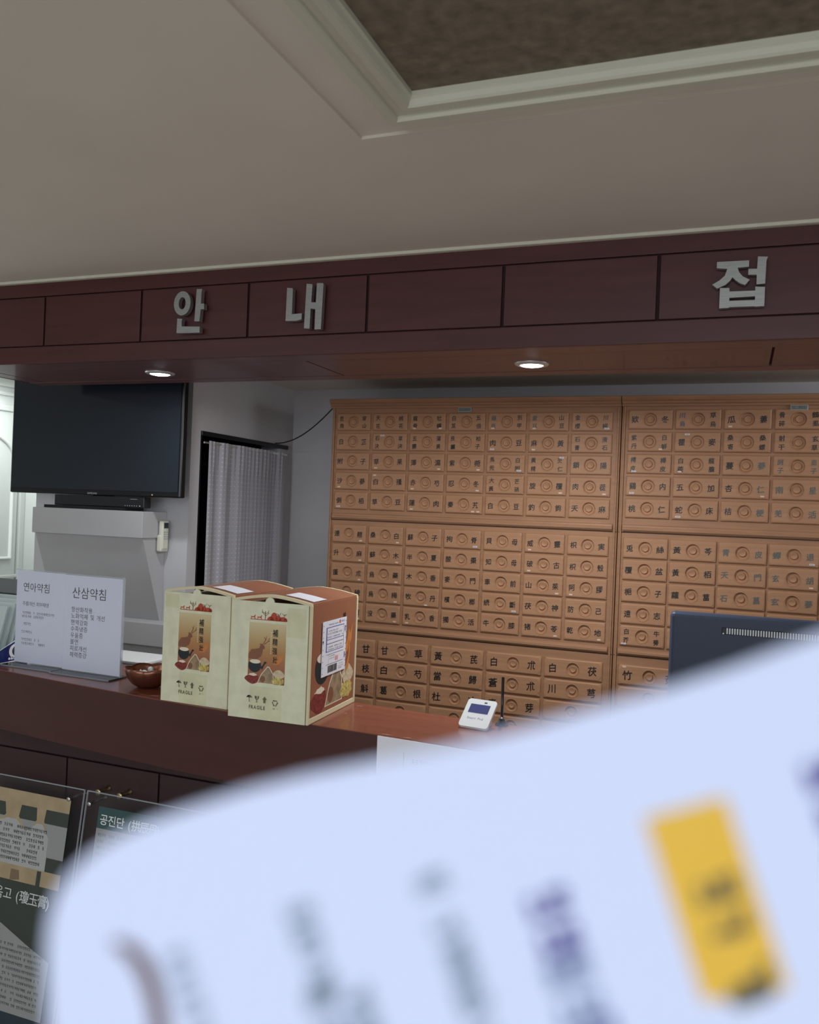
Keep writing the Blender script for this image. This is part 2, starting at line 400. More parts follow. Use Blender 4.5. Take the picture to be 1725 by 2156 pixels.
W, P = 1, 0
def rows(text, st={}, fade={}):
    out = []
    for r, line in enumerate(text.split('/')):
        row = []
        for cc, t in enumerate(line.split(',')):
            i1, i2 = fade.get((r, cc), (None, None)); row.append((t, i1, i2, st.get((r, cc), ())))
        out.append(row)
    return out
BL, BR, TR_ = (-.36, -.36), (.36, -.36), (.3, .36)
def k(pos, kind): return (pos[0], pos[1], kind)
up1 = rows('皀角|穿山,天花|桃花,龍骨|牡蠣,白芨|五倍,龜板|別甲,蒼耳|山豆,金櫻|川椒/白|芷,石決|草決,五靈|蒲黃,良薑|柏子,肉|豆,麻|黃,石膏|滑石/附|子,草|果,澤|瀉,紫|菀,馬兜|白附,黃精|芡仁,鎖|陽/沙|蔘,白|殭,赤|芍,忍|冬,大黃|芒硝,旋|覆,肉|蓯/側|栢,草|豆,蓮|肉,秦|艽,白|豆,釣|鉤,天|麻',
    {(0, 2): (k(BL, P), k(BR, P)), (0, 4): (k(BL, P),), (0, 5): (k(BL, P),), (0, 6): (k(BR, W),), (1, 1): ((-.2, .36, W),), (1, 4): (k(BL, W),), (1, 5): (k(BL, P),), (2, 1): (k(BL, P),), (2, 2): (k(BR, P),), (2, 3): (k(BR, P),), (2, 4): (k(BR, W),), (2, 5): ((.36, .36, W),), (3, 0): (k(BL, P),), (3, 1): ((-.38, .36, P),), (3, 2): (k(BL, P),), (3, 3): (k(BR, P),), (3, 5): (k(BR, P),), (3, 6): (k(BR, P),), (4, 0): (k(BL, W),), (4, 2): (k(BL, P),), (4, 3): ((.26, -.38, P), (.4, -.38, P))},
    {(0, 4): (inkf_m, ink_m), (0, 5): (inkf_m, ink_m)})
mid1 = rows('連|翹,桑|白,蘇|子,拘|脊,貝|母,威|靈,枳|実/升|麻,蘇|木,半|夏,酸|棗,知|母,破|古,枳|殼/蓬|朮,烏|藥,木|香,麥|門,車|前,山|茱,阿|膠/三|稜,烏|梅,牧|丹,檳|榔,続|斷,茯|神,防|己/前|胡,沒|藥,乳|香,獨|活,牛|膝,猪|苓,乾|地',
    {(0, 0): (k(BR, P),), (0, 1): (k(BR, P),), (0, 3): (k(BR, W),), (0, 5): (k(BL, P),), (1, 0): (k(BR, P),), (1, 1): (k(BR, P),), (1, 5): (k(BL, P),), (2, 0): (k(BR, P),), (2, 1): (k(BR, P),), (2, 5): (k(BR, P),), (2, 6): (k(BL, P),), (3, 1): (k(BR, P),), (3, 2): ((.15, -.4, P),), (3, 4): (k(BR, W),), (4, 0): (k(BR, P),), (4, 1): (k(BR, P),), (4, 2): (k(BL, P),), (4, 5): (k(BR, P),), (4, 6): (k(BR, P),)})
low1 = rows('|甘,甘|草,黃|芪,白|朮,白|茯/|枝,白|芍,當|歸,蒼|朮,川|芎/|斛,葛|根,杜|冲,麥|芽,/,,,,')
c1 = cabinet(-1.637, -.4265, 'tall wooden herb cabinet with seven columns of drawers, beside the corner with the hanging wire', [
    (-1.613, .1667, .156, up1, 1.964, .0832, .0735, .0265), (-1.615, .1672, .157, mid1, 1.492, .0818, .0760, .0265), (-1.620, .2342, .224, low1, 1.015, .0822, .0745, .037)])
FD = (inkf_m, inkf_m)
up2 = rows('欵|冬,川烏|草烏,瓜|蔞,骨碎|鶴虱,,,/紫丹|白鮮,瞿|麥,桑寄|桑螵,射干|玄草,,,/樗皮|樺皮,白蒺|龍膽,蔓|蔘,訶子|韭子,,,/鷄|内,五|加,杏|仁,南|星,,,/桃|仁,蛇|床,桔|梗,羌|活,,,',
    {(0, 2): (k(BL, P),), (1, 0): ((.25, -.38, P),), (1, 1): ((-.22, .38, W),), (2, 0): ((-.33, -.38, W),), (2, 1): (k(BL, P),), (3, 0): (k(BL, W),), (3, 2): (k(BR, P),), (4, 1): (k(BL, W),)},
    {(0, 1): (mat('blue_ink', (.07, .08, .16), .6), ink_m), (2, 2): (ink_m, inkf_m), (2, 3): FD, (3, 2): (ink_m, inkf_m), (3, 3): FD, (4, 2): (inkg_m, inkf_m), (4, 3): FD})
mid2 = rows('兎|絲,黃|芩,青|皮,蟬|退,,,/覆|盆,黃|栢,天|門,玄|胡,,,/梔|子,蘿|葍,石|菖,玄|蔘,,,/遠|志,,,,,,/白芥|牛蒡,,,,,,', {(0, 3): (k(BR, W),), (1, 3): (k(BR, P),), (4, 0): ((-.4, -.4, W),)},
    {(r, cc): FD for r in range(3) for cc in (2, 3)})
low2 = rows('竹|茹,,,,/,,,,/,,,,/,,,,', {(0, 0): ((-.4, .4, P),)})
c2 = cabinet(-.4235, .800, 'tall wooden herb cabinet with faded lettering, partly hidden by the slate monitor', [
    (-.400, .1690, .1605, up2, 1.972, .0832, .0735, .0275), (-.402, .1690, .163, mid2, 1.492, .0822, .0765, .0275), (-.402, .2380, .227, low2, 1.015, .0822, .0745, .037)], 0., .004)
# small plates on the cornice rails
plate_m = mat('grey_plate', (.30, .32, .29), .4, metal=.3)
for cab, px in ((c1, -1.045), (c2, .185)):
    m = MB(); m.box(px - .029, px + .029, 3.300, 3.3068, 1.966, 1.986, plate_m, .001); m.box(px - .026, px + .026, 3.2992, 3.3, 1.969, 1.983, mat('plate_face', (.16, .18, .17), .4))
    m.scrib(px - .022, 1.971, .042, .010, inkf_m, (0, 3.2988, 0), seed=3); m.build('name_plate', cab)

# ================================================================== RECEPTION COUNTER
front = [(-2.75, 2.035), (-1.983, 1.907), (-1.74, 1.872), (-1.351, 1.822), (-1.10, 1.802), (-.855, 1.790), (-.753, 1.786), (-.521, 1.773), (0, 1.750), (1.2, 1.72)]
back = [(1.2, 1.985), (0, 2.005), (-.633, 2.030), (-.93, 2.055), (-1.35, 2.10), (-2.0, 2.19), (-2.75, 2.30)]
ct = thing('reception_counter', (-.8, 1.95, 0), 'dark cherry wood reception counter with a raised glossy ledge', 'counter')
MB().prism(front + back, (0, 0, .0020), countertop_m, (0, 0, 1.048)).build('ledge_top', ct)
MB().prism(front + back, (0, 0, .168), counter_m, (0, 0, .880)).build('front_fascia', ct)
m = MB(); m.box(-2.75, 1.2, 2.010, 2.03, 0, .88, groove_m)
pxs = [-2.75, -2.46, -2.135, -1.81, -1.485, -1.16, -.835, -.51, -.185, .14, .465, .79, 1.2]
for a, d in zip(pxs[:-1], pxs[1:]): m.box(a + .003, d - .003, 2.000, 2.012, .10, .795, counterd_m, .0015)
m.box(-2.75, 1.2, 2.000, 2.012, .800, .882, counterd_m, .0015); m.box(-2.75, 1.2, 2.004, 2.012, 0, .096, counterd_m, .0015)
m.build('lower_panel', ct)
MB().box(-2.4, 1.2, 2.03, 2.62, .72, .75, counterd_m, .002).build('desk_top', ct)
m = MB(); m.box(-2.4, -2.37, 2.03, 2.6, 0, .72, counterd_m); m.box(1.17, 1.2, 2.03, 2.6, 0, .72, counterd_m); m.build('side_panel', ct)
rn = random.Random(4)
scuff_m = mat('scuff_marks', (.55, .38, .32), .6)
for (x, y, L) in [(-1.50, 1.855, .012), (-1.475, 1.862, .02), (-1.45, 1.85, .015), (-1.41, 1.852, .018), (-.90, 2.02, .016), (-.895, 1.93, .008), (-.74, 1.794, .03), (-.68, 1.790, .02)]:
    m = MB()
    for i in range(3):
        a = rn.uniform(-.06, .06); m.rect(0, L * rn.uniform(.4, 1), 0, .0012, scuff_m, (x + i * L * .28, y + (i - 1) * .0011, 1.0504), (math.cos(a), math.sin(a) - .06, 0), (0, 1, 0))
    m.build('scuff', ct)


# ================================================================== SIGN LETTERS on the beam
def letter(name, label, outlines):
    mb = MB()
    for pts in outlines: mb.prism(pts, (0, .016, 0), steel_m, (0, 2.178, 0), (1, 0, 0), (0, 0, 1))
    xs_ = [v[0] for v in mb.v]; zs_ = [v[2] for v in mb.v]; cx = (min(xs_) + max(xs_)) / 2; cz = (min(zs_) + max(zs_)) / 2
    for a in (-.02, .02): pass
    o = mb.build(name, None, fix=True); tag(o, label, 'sign letter', 'steel letters along the beam'); return o
def strokes(ox, oz, sc, polys): return [[(ox + x * sc, oz + y * sc) for x, y in p] for p in polys]
def annulus(mb, cx, cz, ro, rz, ri, rzi, n=40):
    vs = []; fs = []
    for y in (2.178, 2.194):
        for (a, b_) in ((ro, rz), (ri, rzi)):
            for i in range(n): q = 2 * math.pi * i / n; vs.append((cx + a * math.cos(q), y, cz + b_ * math.sin(q)))
    for i in range(n):
        j = (i + 1) % n
        fs += [(i, j, n + j, n + i), (2 * n + i, 3 * n + i, 3 * n + j, 2 * n + j), (i, 2 * n + i, 2 * n + j, j), (n + i, n + j, 3 * n + j, 3 * n + i)]
    mb.add(vs, fs, steel_m)
def letter_obj(label, polys, ann=None, studs=()):
    mb = MB()
    for p in polys: mb.prism(p, (0, .016, 0), steel_m, (0, 2.178, 0), (1, 0, 0), (0, 0, 1))
    if ann: annulus(mb, *ann)
    for (x, z) in studs: mb.box(x - .003, x + .003, 2.193, 2.204, z - .003, z + .003, black_m)
    o = mb.build('sign_letter', None, fix=True); return tag(o, label, 'sign letter', 'steel letters along the beam')
# pixel grid of the tracing: 1 unit = 1 mm from the lower left of each letter
def mm(ox, oz, pts): return [(ox + x / 1000, oz + y / 1000) for x, y in pts]
ax_, az = -1.632, 2.068
letter_obj('brushed steel letter with a ring, a bar and an angle, first on the beam',
    [mm(ax_, az, [(81, 133), (101, 132), (99, 126), (98, 88), (109, 88), (110, 71), (98, 71), (95, 35), (77, 36)]),
     mm(ax_, az, [(15, 47), (33, 45), (31, 36), (32, 22), (97, 19), (97, 1), (14, 2)])], (ax_ + .0305, az + .0925, .0300, .0368, .0125, .0185), [(ax_ + .09, az + .1), (ax_ + .05, az + .012), (ax_ + .03, az + .123)])
nx, nz = -1.242, 2.063
letter_obj('brushed steel letter with an L stroke and two joined bars on the beam',
    [mm(nx, nz, [(1, 124), (19, 122), (20, 117), (20, 47), (52, 48), (52, 31), (35, 27), (0, 28)]),
     mm(nx, nz, [(64, 132), (82, 130), (83, 126), (81, 78), (96, 77), (97, 132), (116, 131), (118, 127), (115, 0), (95, 0), (95, 58), (80, 60), (79, 3), (61, 4)])], None, [(nx + .01, nz + .1), (nx + .07, nz + .02), (nx + .105, nz + .12)])
jx, jz = -.0795, 2.062
letter_obj('large brushed steel letter of four bold strokes, standing alone past the lit downlight',
    [mm(jx, jz, [(9, 120), (81, 119), (81, 104), (56, 103), (60, 92), (68, 82), (84, 73), (74, 61), (62, 66), (52, 74), (45, 81), (40, 73), (30, 64), (12, 56), (0, 66), (16, 75), (28, 86), (33, 102), (9, 105)]),
     mm(jx, jz, [(100, 127), (122, 125), (119, 116), (118, 62), (99, 61), (99, 84), (80, 85), (80, 99), (99, 98)]),
     mm(jx, jz, [(18, 57), (39, 56), (40, 47), (40, 8.5), (18, 8)]), mm(jx, jz, [(97, 56), (118, 54), (118, 9), (97, 8.5)]),
     mm(jx, jz, [(39.9, 47.5), (97.1, 46.5), (97.1, 33), (39.9, 32.4)]), mm(jx, jz, [(39.9, 25), (97.1, 24.2), (97.1, 9.5), (39.9, 10)])],
    None, [(jx + .045, jz + .11), (jx + .108, jz + .11), (jx + .07, jz + .04)])

# ================================================================== DOWNLIGHTS
for x, y, pw, lab in ((-1.866, 2.43, 3.0, 'small lit downlight in the soffit above the television'), (-.575, 2.44, 13.0, 'bright lit downlight in the soffit in front of the herb cabinet')):
    r = thing('downlight', (x, y, 1.996), lab, 'downlight', 'downlights in the beam soffit')
    MB().lathe([(.034, -.004), (.0355, -.005), (.047, -.003), (.050, 0), (.050, .004), (.034, .004)], ring_m, (x, y, 1.995), (0, 0, 1), 40).build('trim_ring', r)
    MB().lathe([(.0001, -.0075), (.020, -.007), (.030, -.005), (.0345, -.002)], lamp_m, (x, y, 1.995), (0, 0, 1), 32).build('lamp_lens', r)
    sp = disc_lamp('downlight_beam', (x, y, 1.982), pw); sp.parent = r; sp.location = (0, 0, -.014)

# ================================================================== TELEVISION, SET-TOP BOX, MANTLE
tv = thing('television', (-2.41, 2.80, 1.517), 'large black wall television, switched off, above the white mantle', 'television')
MB().box(-2.850, -1.998, 2.752, 2.785, 1.573, 2.125, bezel_m, .006).build('housing', tv)
MB().box(-2.838, -2.009, 2.7495, 2.753, 1.595, 2.113, screen_m).build('screen', tv)
MB().text('SAMSUNG', .010, mat('logo_grey', (.6, .62, .64), .4), (-2.418, 2.7512, 1.577), align='C', adv=1.0).build('logo', tv)
m = MB(); m.disc(-2.127, 1.582, .003, .003, mat('indicator', (.9, .5, .2), .4), (0, 2.7512, 0)); m.build('indicator_light', tv)
m = MB(); m.box(-2.55, -2.30, 2.785, 2.8895, 1.70, 1.95, black_m, .004); m.build('wall_bracket', tv)
m = MB(); m.prism([(-2.69 + .03 * (1 - math.cos(a)), 2.805 + .055 * math.sin(a)) for a in [math.pi * (.5 + i / 12) for i in range(13)]] + [(-2.25, 2.75), (-2.25, 2.86)], (0, 0, .012), bezel_m, (0, 0, 1.5165)); m.build('pedestal_base', tv)
m = MB(); m.box(-2.46, -2.38, 2.803, 2.84, 1.526, 1.60, bezel_m); m.build('pedestal_neck', tv)
sb = thing('set_top_box', (-2.37, 2.81, 1.528), 'low black media box on the mantle below the television', 'media box')
MB().box(-2.615, -2.168, 2.757, 2.80, 1.5290, 1.5715, black_m, .003).build('case', sb)
m = MB()
for i in range(6): m.rect(-2.26 + i * .011, -2.256 + i * .011, 1.535, 1.538, mat('button_grey', (.4, .42, .45), .4), (0, 2.7567, 0))
m.rect(-2.19, -2.186, 1.535, 1.538, mat('led_white', (.9, .9, .9), .4), (0, 2.7567, 0)); m.rect(-2.235, -2.200, 1.5615, 1.5630, mat('button_grey', (.4, .42, .45), .4), (0, 2.7567, 0)); m.build('indicator_keys', sb)
mant_m = mat('mantle_paint', (.45, .45, .46), .8, var=.03, scale=5, bump=.06)
ma = thing('mantle', (-2.43, 2.82, 0), 'white mantle shelf with a tapering front against the pillar', 'mantle')
MB().box(-2.708, -2.157, 2.738, 2.89, 1.412, 1.516, mant_m, .002).build('shelf_band', ma)
# body slopes back to the wall as it goes down
m = MB(); xl, xr = -2.700, -2.162
vs = [(xl, 2.750, 1.412), (xr, 2.750, 1.412), (xr, 2.889, 1.412), (xl, 2.889, 1.412), (xl, 2.880, 1.06), (xr, 2.880, 1.06), (xr, 2.889, 1.06), (xl, 2.889, 1.06)]
m.add(vs, [(0, 1, 2, 3), (4, 7, 6, 5), (0, 4, 5, 1), (1, 5, 6, 2), (2, 6, 7, 3), (3, 7, 4, 0)], mant_m); m.build('tapered_body', ma, fix=True)
m = MB(); m.box(-2.76, -2.065, 2.80, 2.89, .985, 1.078, mant_m, .004); m.box(-2.74, -2.085, 2.82, 2.89, 0, .985, mant_m, .002); m.build('hearth_block', ma)

# remote and its holder on the side of the mantle
rh = MB(); rh.box(-2.157, -2.134, 2.828, 2.876, 1.358, 1.425, cream_m, .006); tag(rh.build('remote_holder'), 'cream wall cup holding the remote on the mantle side', 'holder')
rc = thing('remote_control', (-2.143, 2.852, 1.366), 'cream air conditioner remote with a small dark display, in the wall cup', 'remote')
MB().box(-2.152, -2.131, 2.832, 2.872, 1.366, 1.482, cream_m, .006).build('case', rc)
MB().box(-2.1316, -2.1302, 2.839, 2.866, 1.452, 1.474, mat('lcd_dark', (.03, .04, .045), .2)).build('display', rc)
m = MB()
for i in range(4):
    for j in range(3): m.box(-2.1335, -2.1302, 2.839 + j * .010, 2.846 + j * .010, 1.428 + .006 - i * .009, 1.433 + .006 - i * .009, mat('button_grey', (.4, .42, .45), .4))
m.build('keypad', rc)

# ================================================================== CURTAIN AND WIRE
def dots_mat():
    m = mat('voile', (.60, .60, .64), .8)
    nt = m.node_tree; b = nt.nodes['Principled BSDF']; b.inputs['Transmission Weight'].default_value = 0
    tc = nt.nodes.new('ShaderNodeTexCoord'); mp = nt.nodes.new('ShaderNodeMapping'); mp.inputs['Scale'].default_value = (0, 46, 52)
    fr = nt.nodes.new('ShaderNodeVectorMath'); fr.operation = 'FRACTION'; sub = nt.nodes.new('ShaderNodeVectorMath'); sub.operation = 'SUBTRACT'; sub.inputs[1].default_value = (0, .5, .5)
    ln = nt.nodes.new('ShaderNodeVectorMath'); ln.operation = 'LENGTH'; lt = nt.nodes.new('ShaderNodeMath'); lt.operation = 'LESS_THAN'; lt.inputs[1].default_value = .15
    mx = nt.nodes.new('ShaderNodeMix'); mx.data_type = 'RGBA'; mx.inputs[6].default_value = (.43, .43, .47, 1); mx.inputs[7].default_value = (.62, .62, .65, 1)
    L = nt.links.new; L(tc.outputs['Object'], mp.inputs[0]); L(mp.outputs[0], fr.inputs[0]); L(fr.outputs[0], sub.inputs[0]); L(sub.outputs[0], ln.inputs[0]); L(ln.outputs['Value'], lt.inputs[0]); L(lt.outputs[0], mx.inputs[0]); L(mx.outputs[2], b.inputs['Base Color'])
    return m
voile = dots_mat()
cu = thing('curtain', (-2.05, 3.29, .55), 'white dotted voile curtain hanging in the doorway', 'curtain')
m = MB(); ny, nzs = 150, 30; vs = []
for j in range(nzs + 1):
    tz = j / nzs; z = .55 + tz * 1.265
    y0 = 2.985 + .010 * (1 - tz); y1 = 3.585 - .012 * (1 - tz)
    for i in range(ny + 1):
        s_ = i / ny
        amp = .0042 + .0026 * math.sin(7 * s_)
        x = -2.036 + amp * math.sin(2 * math.pi * (4.5 * s_ + .35 * math.sin(5 * s_) + .05 * tz)) + .003 * math.sin(2 * math.pi * 19 * s_) * (1 if tz > .93 else .22)
        vs.append((x, y0 + (y1 - y0) * s_, z))
m.add(vs, [(j * (ny + 1) + i, j * (ny + 1) + i + 1, (j + 1) * (ny + 1) + i + 1, (j + 1) * (ny + 1) + i) for j in range(nzs) for i in range(ny)], voile, True); m.build('fabric', cu)
MB().tube([(-2.040, 2.958, 1.806), (-2.040, 3.64, 1.806)], .004, cream_m).build('tension_rod', cu)
wp = []
for i in range(25):
    s_ = i / 24; wp.append((-2.046 + .4025 * s_, 3.54 - .22 * s_, 1.855 + .135 * (s_ ** 1.7) - .012 * math.sin(math.pi * s_)))
tag(MB().tube(wp, .0028, black_m).build('wire'), 'thin black wire sagging from the doorway to the cabinet corner', 'wire')

# ================================================================== CORRIDOR CABINET
cc_ = thing('corridor_cabinet', (-3.4, 3.4, 0), 'pale low cabinet with a dark worktop in the corridor beside the mantle', 'cabinet')
MB().box(-4.3, -2.95, 3.10, 3.6, 0, 1.02, wallw_m, .003).build('cabinet_body', cc_)
MB().box(-4.32, -2.93, 3.08, 3.62, 1.02, 1.105, darkgrey_m, .004).build('worktop', cc_)

# ================================================================== HERB MEDICINE BOXES
kraft_m = mat('box_cream', (.68, .68, .50), .5, var=.10, scale=26, detail=5)
rim_m = mat('box_rim_cream', (.66, .58, .38), .55)
brown_m = mat('box_brown', (.30, .115, .060), .42, var=.06, scale=6)
red_m = mat('print_red', (.42, .06, .025), .5)
blk_m = mat('print_black', (.015, .013, .012), .45)
def grad_mat(name, zlo, zhi, cols):
    m = mat(name, cols[0], .42); nt = m.node_tree; b = nt.nodes['Principled BSDF']
    tc = nt.nodes.new('ShaderNodeTexCoord'); sp = nt.nodes.new('ShaderNodeSeparateXYZ'); mr = nt.nodes.new('ShaderNodeMapRange'); rp = nt.nodes.new('ShaderNodeValToRGB')
    mr.inputs[1].default_value = zlo; mr.inputs[2].default_value = zhi
    rp.color_ramp.elements[0].color = cols[0] + (1,); rp.color_ramp.elements[1].color = cols[-1] + (1,)
    for i, cc in enumerate(cols[1:-1]):
        e = rp.color_ramp.elements.new((i + 1) / (len(cols) - 1)); e.color = cc + (1,)
    L = nt.links.new; L(tc.outputs['Object'], sp.inputs[0]); L(sp.outputs[2], mr.inputs[0]); L(mr.outputs[0], rp.inputs[0]); L(rp.outputs[0], b.inputs['Base Color']); return m
pic_m = grad_mat('picture_print', .086, .228, [(.25, .09, .045), (.34, .13, .06), (.42, .21, .08), (.50, .36, .17), (.62, .53, .32)])
tan_m = mat('print_tan', (.40, .26, .14), .5); deer_m = mat('print_deer', (.22, .09, .05), .5); pale_m = mat('print_pale', (.75, .66, .52), .5)
pot_m = mat('print_pot', (.015, .022, .026), .45); jujube_m = mat('print_jujube', (.20, .03, .025), .5, var=.5, scale=160); herb_m = mat('print_herb', (.50, .40, .12), .5, var=.55, scale=150); root_m = mat('print_root', (.55, .46, .30), .5, var=.25, scale=90); flame_m = mat('print_flame', (.55, .20, .05), .5); bag_m = mat('print_bag', (.30, .22, .13), .5, var=.3, scale=60)

def picture(mb, o, u, v, s, n, deer=True):
    """the printed still life, in millimetres from its lower left corner (97 x 142), scaled by s; n lifts each layer"""
    L = [0]
    def lay(pts, m, wob=0):
        L[0] += 1; oo = Vector(o) + Vector(n) * (.0001 + L[0] * .000025)
        mb.flat([(x * s / 1000, y * s / 1000) for x, y in pts], m, oo, u, v)
    def ell(cx, cy, rx, ry, m, k=18, wob=0., seed=1):
        rn = random.Random(seed); lay([(cx + rx * (1 + rn.uniform(-wob, wob)) * math.cos(6.2832 * i / k), cy + ry * (1 + rn.uniform(-wob, wob)) * math.sin(6.2832 * i / k)) for i in range(k)], m)
    if deer:
        lay([(0, 66), (8, 78), (20, 80), (28, 82), (31, 90), (28, 92), (35, 93), (42, 88), (43, 82), (38, 80), (37, 70), (33, 62), (22, 55), (0, 56)], deer_m)
        for a in ([(37, 92), (44, 104), (46, 112), (47, 112), (46, 103), (39, 91)], [(40, 92), (50, 100), (54, 108), (55, 107), (52, 99), (42, 91)], [(44, 102), (40, 108), (41, 109), (45, 104)], [(50, 100), (56, 101), (56, 100), (50, 98)]): lay(a, deer_m)
    lay([(66, 46), (80, 48), (90, 60), (92, 78), (86, 66), (82, 72), (78, 58), (70, 54)], flame_m)
    ell(18, 40, 17, 16, pot_m); ell(19, 50, 14, 5, pale_m)
    lay([(33, 36), (40, 44), (44, 52), (50, 50), (44, 44), (38, 32)], pot_m)
    ell(13, 8, 19, 11, jujube_m, 16, .12, 2); ell(14, 19, 12, 3, pale_m, 14, .4, 4)
    lay([(26, 0), (36, 22), (52, 41), (57, 40), (68, 24), (70, 0)], pale_m); lay([(28, 1), (37.5, 21), (52.5, 39), (56, 38), (66.5, 23.5), (68.5, 1)], bag_m)
    ell(40, 10, 7, 8, deer_m); lay([(58, 34), (60, 38), (50, 12), (47, 12)], tan_m)
    ell(82, 24, 14, 10, root_m, 14, .2, 6); ell(80, 9, 16, 9, herb_m, 16, .2, 7)
def herb_box(label, mx, full):
    r = local('medicine_box', label, 'box', mx, 'medicine boxes on the counter ledge')
    Wd, Dp, Ht = .207, .286, .279
    # body
    m = MB(); m.box(0, Wd, .006, Dp - .004, 0, .266, rim_m); m.build('body', r)
    m = MB(); m.box(-.0005, Wd - .006, 0, .004, 0, .2775, kraft_m)
    m.prism([(Wd * .5 - .004 + .0118 * math.cos(a), .2770 + .0118 * math.sin(a)) for a in [math.pi * i / 14 for i in range(15)]], (0, .0038, 0), kraft_m, (0, 0.0001, 0), (1, 0, 0), (0, 0, 1)); m.build('front_panel', r)
    m = MB(); m.box(Wd - .004, Wd + .0025, .0, .007, 0, .2765, rim_m, .001); m.box(Wd - .002, Wd + .0025, Dp - .012, Dp - .002, 0, .276, rim_m, .001); m.box(Wd - .002, Wd + .0018, .006, Dp - .01, 0, .013, rim_m, .001)
    m.build('edge_rim', r)
    MB().box(Wd - .001, Wd + .001, .012, Dp - .013, .014, .2755, brown_m).build('side_panel', r)
    # arched lid
    def arch(t): return .2795 + .0150 * (1 - abs(2 * t - 1) ** 1.5)
    N = 16; m = MB(); prof = [(Wd * i / N, arch(i / N)) for i in range(N + 1)]
    out = prof + [(x, z - .004) for x, z in reversed(prof)]
    m.prism(out, (0, Dp - .016, 0), brown_m, (0, .010, 0), (1, 0, 0), (0, 0, 1)); m.build('lid', r)
    m = MB(); pr2 = [(x, z + .0012) for x, z in prof]; out = pr2 + [(x, z - .0055) for x, z in reversed(prof)]
    m.prism(out, (0, .009, 0), rim_m, (0, .001, 0), (1, 0, 0), (0, 0, 1)); m.build('lid_rim', r); m = MB(); m.prism(out, (0, .009, 0), rim_m, (0, Dp - .009, 0), (1, 0, 0), (0, 0, 1)); m.build('lid_rim', r)
    m = MB(); m.box(.004, Wd - .006, .006, .03, .264, .268, black_m); m.build('lid_gap_shade', r)  # black strip standing in for the shade inside the box under the lid
    # label on the lid
    a0, a1 = .60, .96; q = MB(); zz = lambda t: arch(t) + .0014
    q.add([(Wd * a0, .03, zz(a0)), (Wd * a1, .03, zz(a1)), (Wd * a1, .105, zz(a1)), (Wd * a0, .105, zz(a0)), (Wd * .78, .03, zz(.78)), (Wd * .78, .105, zz(.78))], [(0, 4, 5, 3), (4, 1, 2, 5)], white_m); q.build('lid_label', r)
    # front print
    f = MB(); o = (.048, -.0003, .086)
    f.rect(0, .097, 0, .142, pic_m, o); picture(f, o, (1, 0, 0), (0, 0, 1), 1.0, (0, -1, 0))
    for i, ch in enumerate('補精强壯'):
        f.text(ch, .019 - i * .001, blk_m, (.1175 + (.0015 if i == 3 else 0), -.0009, .199 - i * .0205), align='C', bold=.014, sx=.75)
    for i in range(11): f.rect(.106, .1078, .205 - i * .0048, .2078 - i * .0048, pale_m, (0, -.0009, 0))
    f.build('picture_print', r)
    f = MB(); o = (0, -.0006, 0)
    f.rect(.050, .145, .2345, .2362, red_m, o)
    for cx, rx, h in ((.103, .009, .009), (.112, .010, .019), (.123, .008, .013), (.135, .011, .010), (.142, .005, .008)):
        f.flat([(cx + rx * math.cos(math.pi * i / 12), .2355 + h * math.sin(math.pi * i / 12)) for i in range(13)], red_m, o)
    for cx in (.056, .073):
        f.flat([(cx - .005, .2415), (cx + .003, .242), (cx + .006, .246), (cx + .0075, .2455), (cx + .006, .241), (cx + .007, .2365), (cx + .005, .2365), (cx + .004, .2395), (cx - .002, .2395), (cx - .004, .2365), (cx - .0055, .2365), (cx - .004, .240), (cx - .0065, .244)], red_m, o)
    for bx, bz, L, a in ((.089, .236, .020, 90), (.089, .244, .013, 40), (.089, .246, .012, 140), (.089, .250, .009, 20), (.089, .251, .010, 165), (.0955, .2525, .006, 70), (.082, .2535, .006, 110), (.128, .240, .013, 115), (.125, .247, .009, 60), (.125, .248, .009, 150), (.138, .243, .010, 80), (.139, .249, .007, 30), (.138, .249, .007, 140)):
        a = math.radians(a); wd_ = .0011 if L < .015 else .0018
        f.rect(0, L, -wd_ / 2, wd_ / 2, deer_m, (bx, -.0007, bz), (math.cos(a), 0, math.sin(a)), (-math.sin(a), 0, math.cos(a)))
    f.build('landscape_print', r)
    f = MB(); o = (0, -.0007, 0)
    def fr(x, z, pts): f.flat([(x + a / 1000, z + b_ / 1000) for a, b_ in pts], blk_m, o)
    fr(.055, .041, [(-8, 8), (-6, 12), (-2, 14.5), (2, 14.5), (6, 12), (8, 8), (4, 9), (0, 8), (-4, 9)]); fr(.055, .041, [(-.6, 9), (.6, 9), (.6, 0), (2.5, 1), (2.8, 0), (1, -1.4), (-.6, -.6)])
    fr(.075, .040, [(-6, 15), (-1, 15), (1, 11), (-1, 9), (2, 6), (1.5, 10), (3, 12), (1.5, 15), (6, 15), (5, 9), (1, 5), (1, 1), (5, 0), (-5, 0), (-1, 1), (-1, 5), (-5, 9)])
    fr(.0955, .040, [(-3, 0), (3, 0), (3, 8), (6, 8), (0, 15.5), (-6, 8), (-3, 8)])
    f.text('FRAGILE', .0118, blk_m, (.0765, -.0007, .024), align='C', bold=.028, sx=.82, adv=1.05)
    for i in range(3):
        a = math.radians(90 + 120 * i); c_ = Vector((.123 + .0052 * math.cos(a), 0, .043 + .0052 * math.sin(a))); d_ = a + math.pi / 2
        f.flat([(-.0055, -.0011), (.003, -.0011), (.003, -.0026), (.0062, .0005), (.003, .0026), (.003, .0011), (-.0055, .0011)], blk_m, (c_.x, -.0007, c_.z), (math.cos(d_), 0, math.sin(d_)), (-math.sin(d_), 0, math.cos(d_)))
    f.scrib(.117, .0275, .013, .0035, blk_m, o, seed=5)
    f.build('handling_marks', r)
    for (x0, x1, z0, z1) in ((.004, .060, .232, .273), (.142, .198, .205, .270), (.058, .140, .001, .078)):
        pass
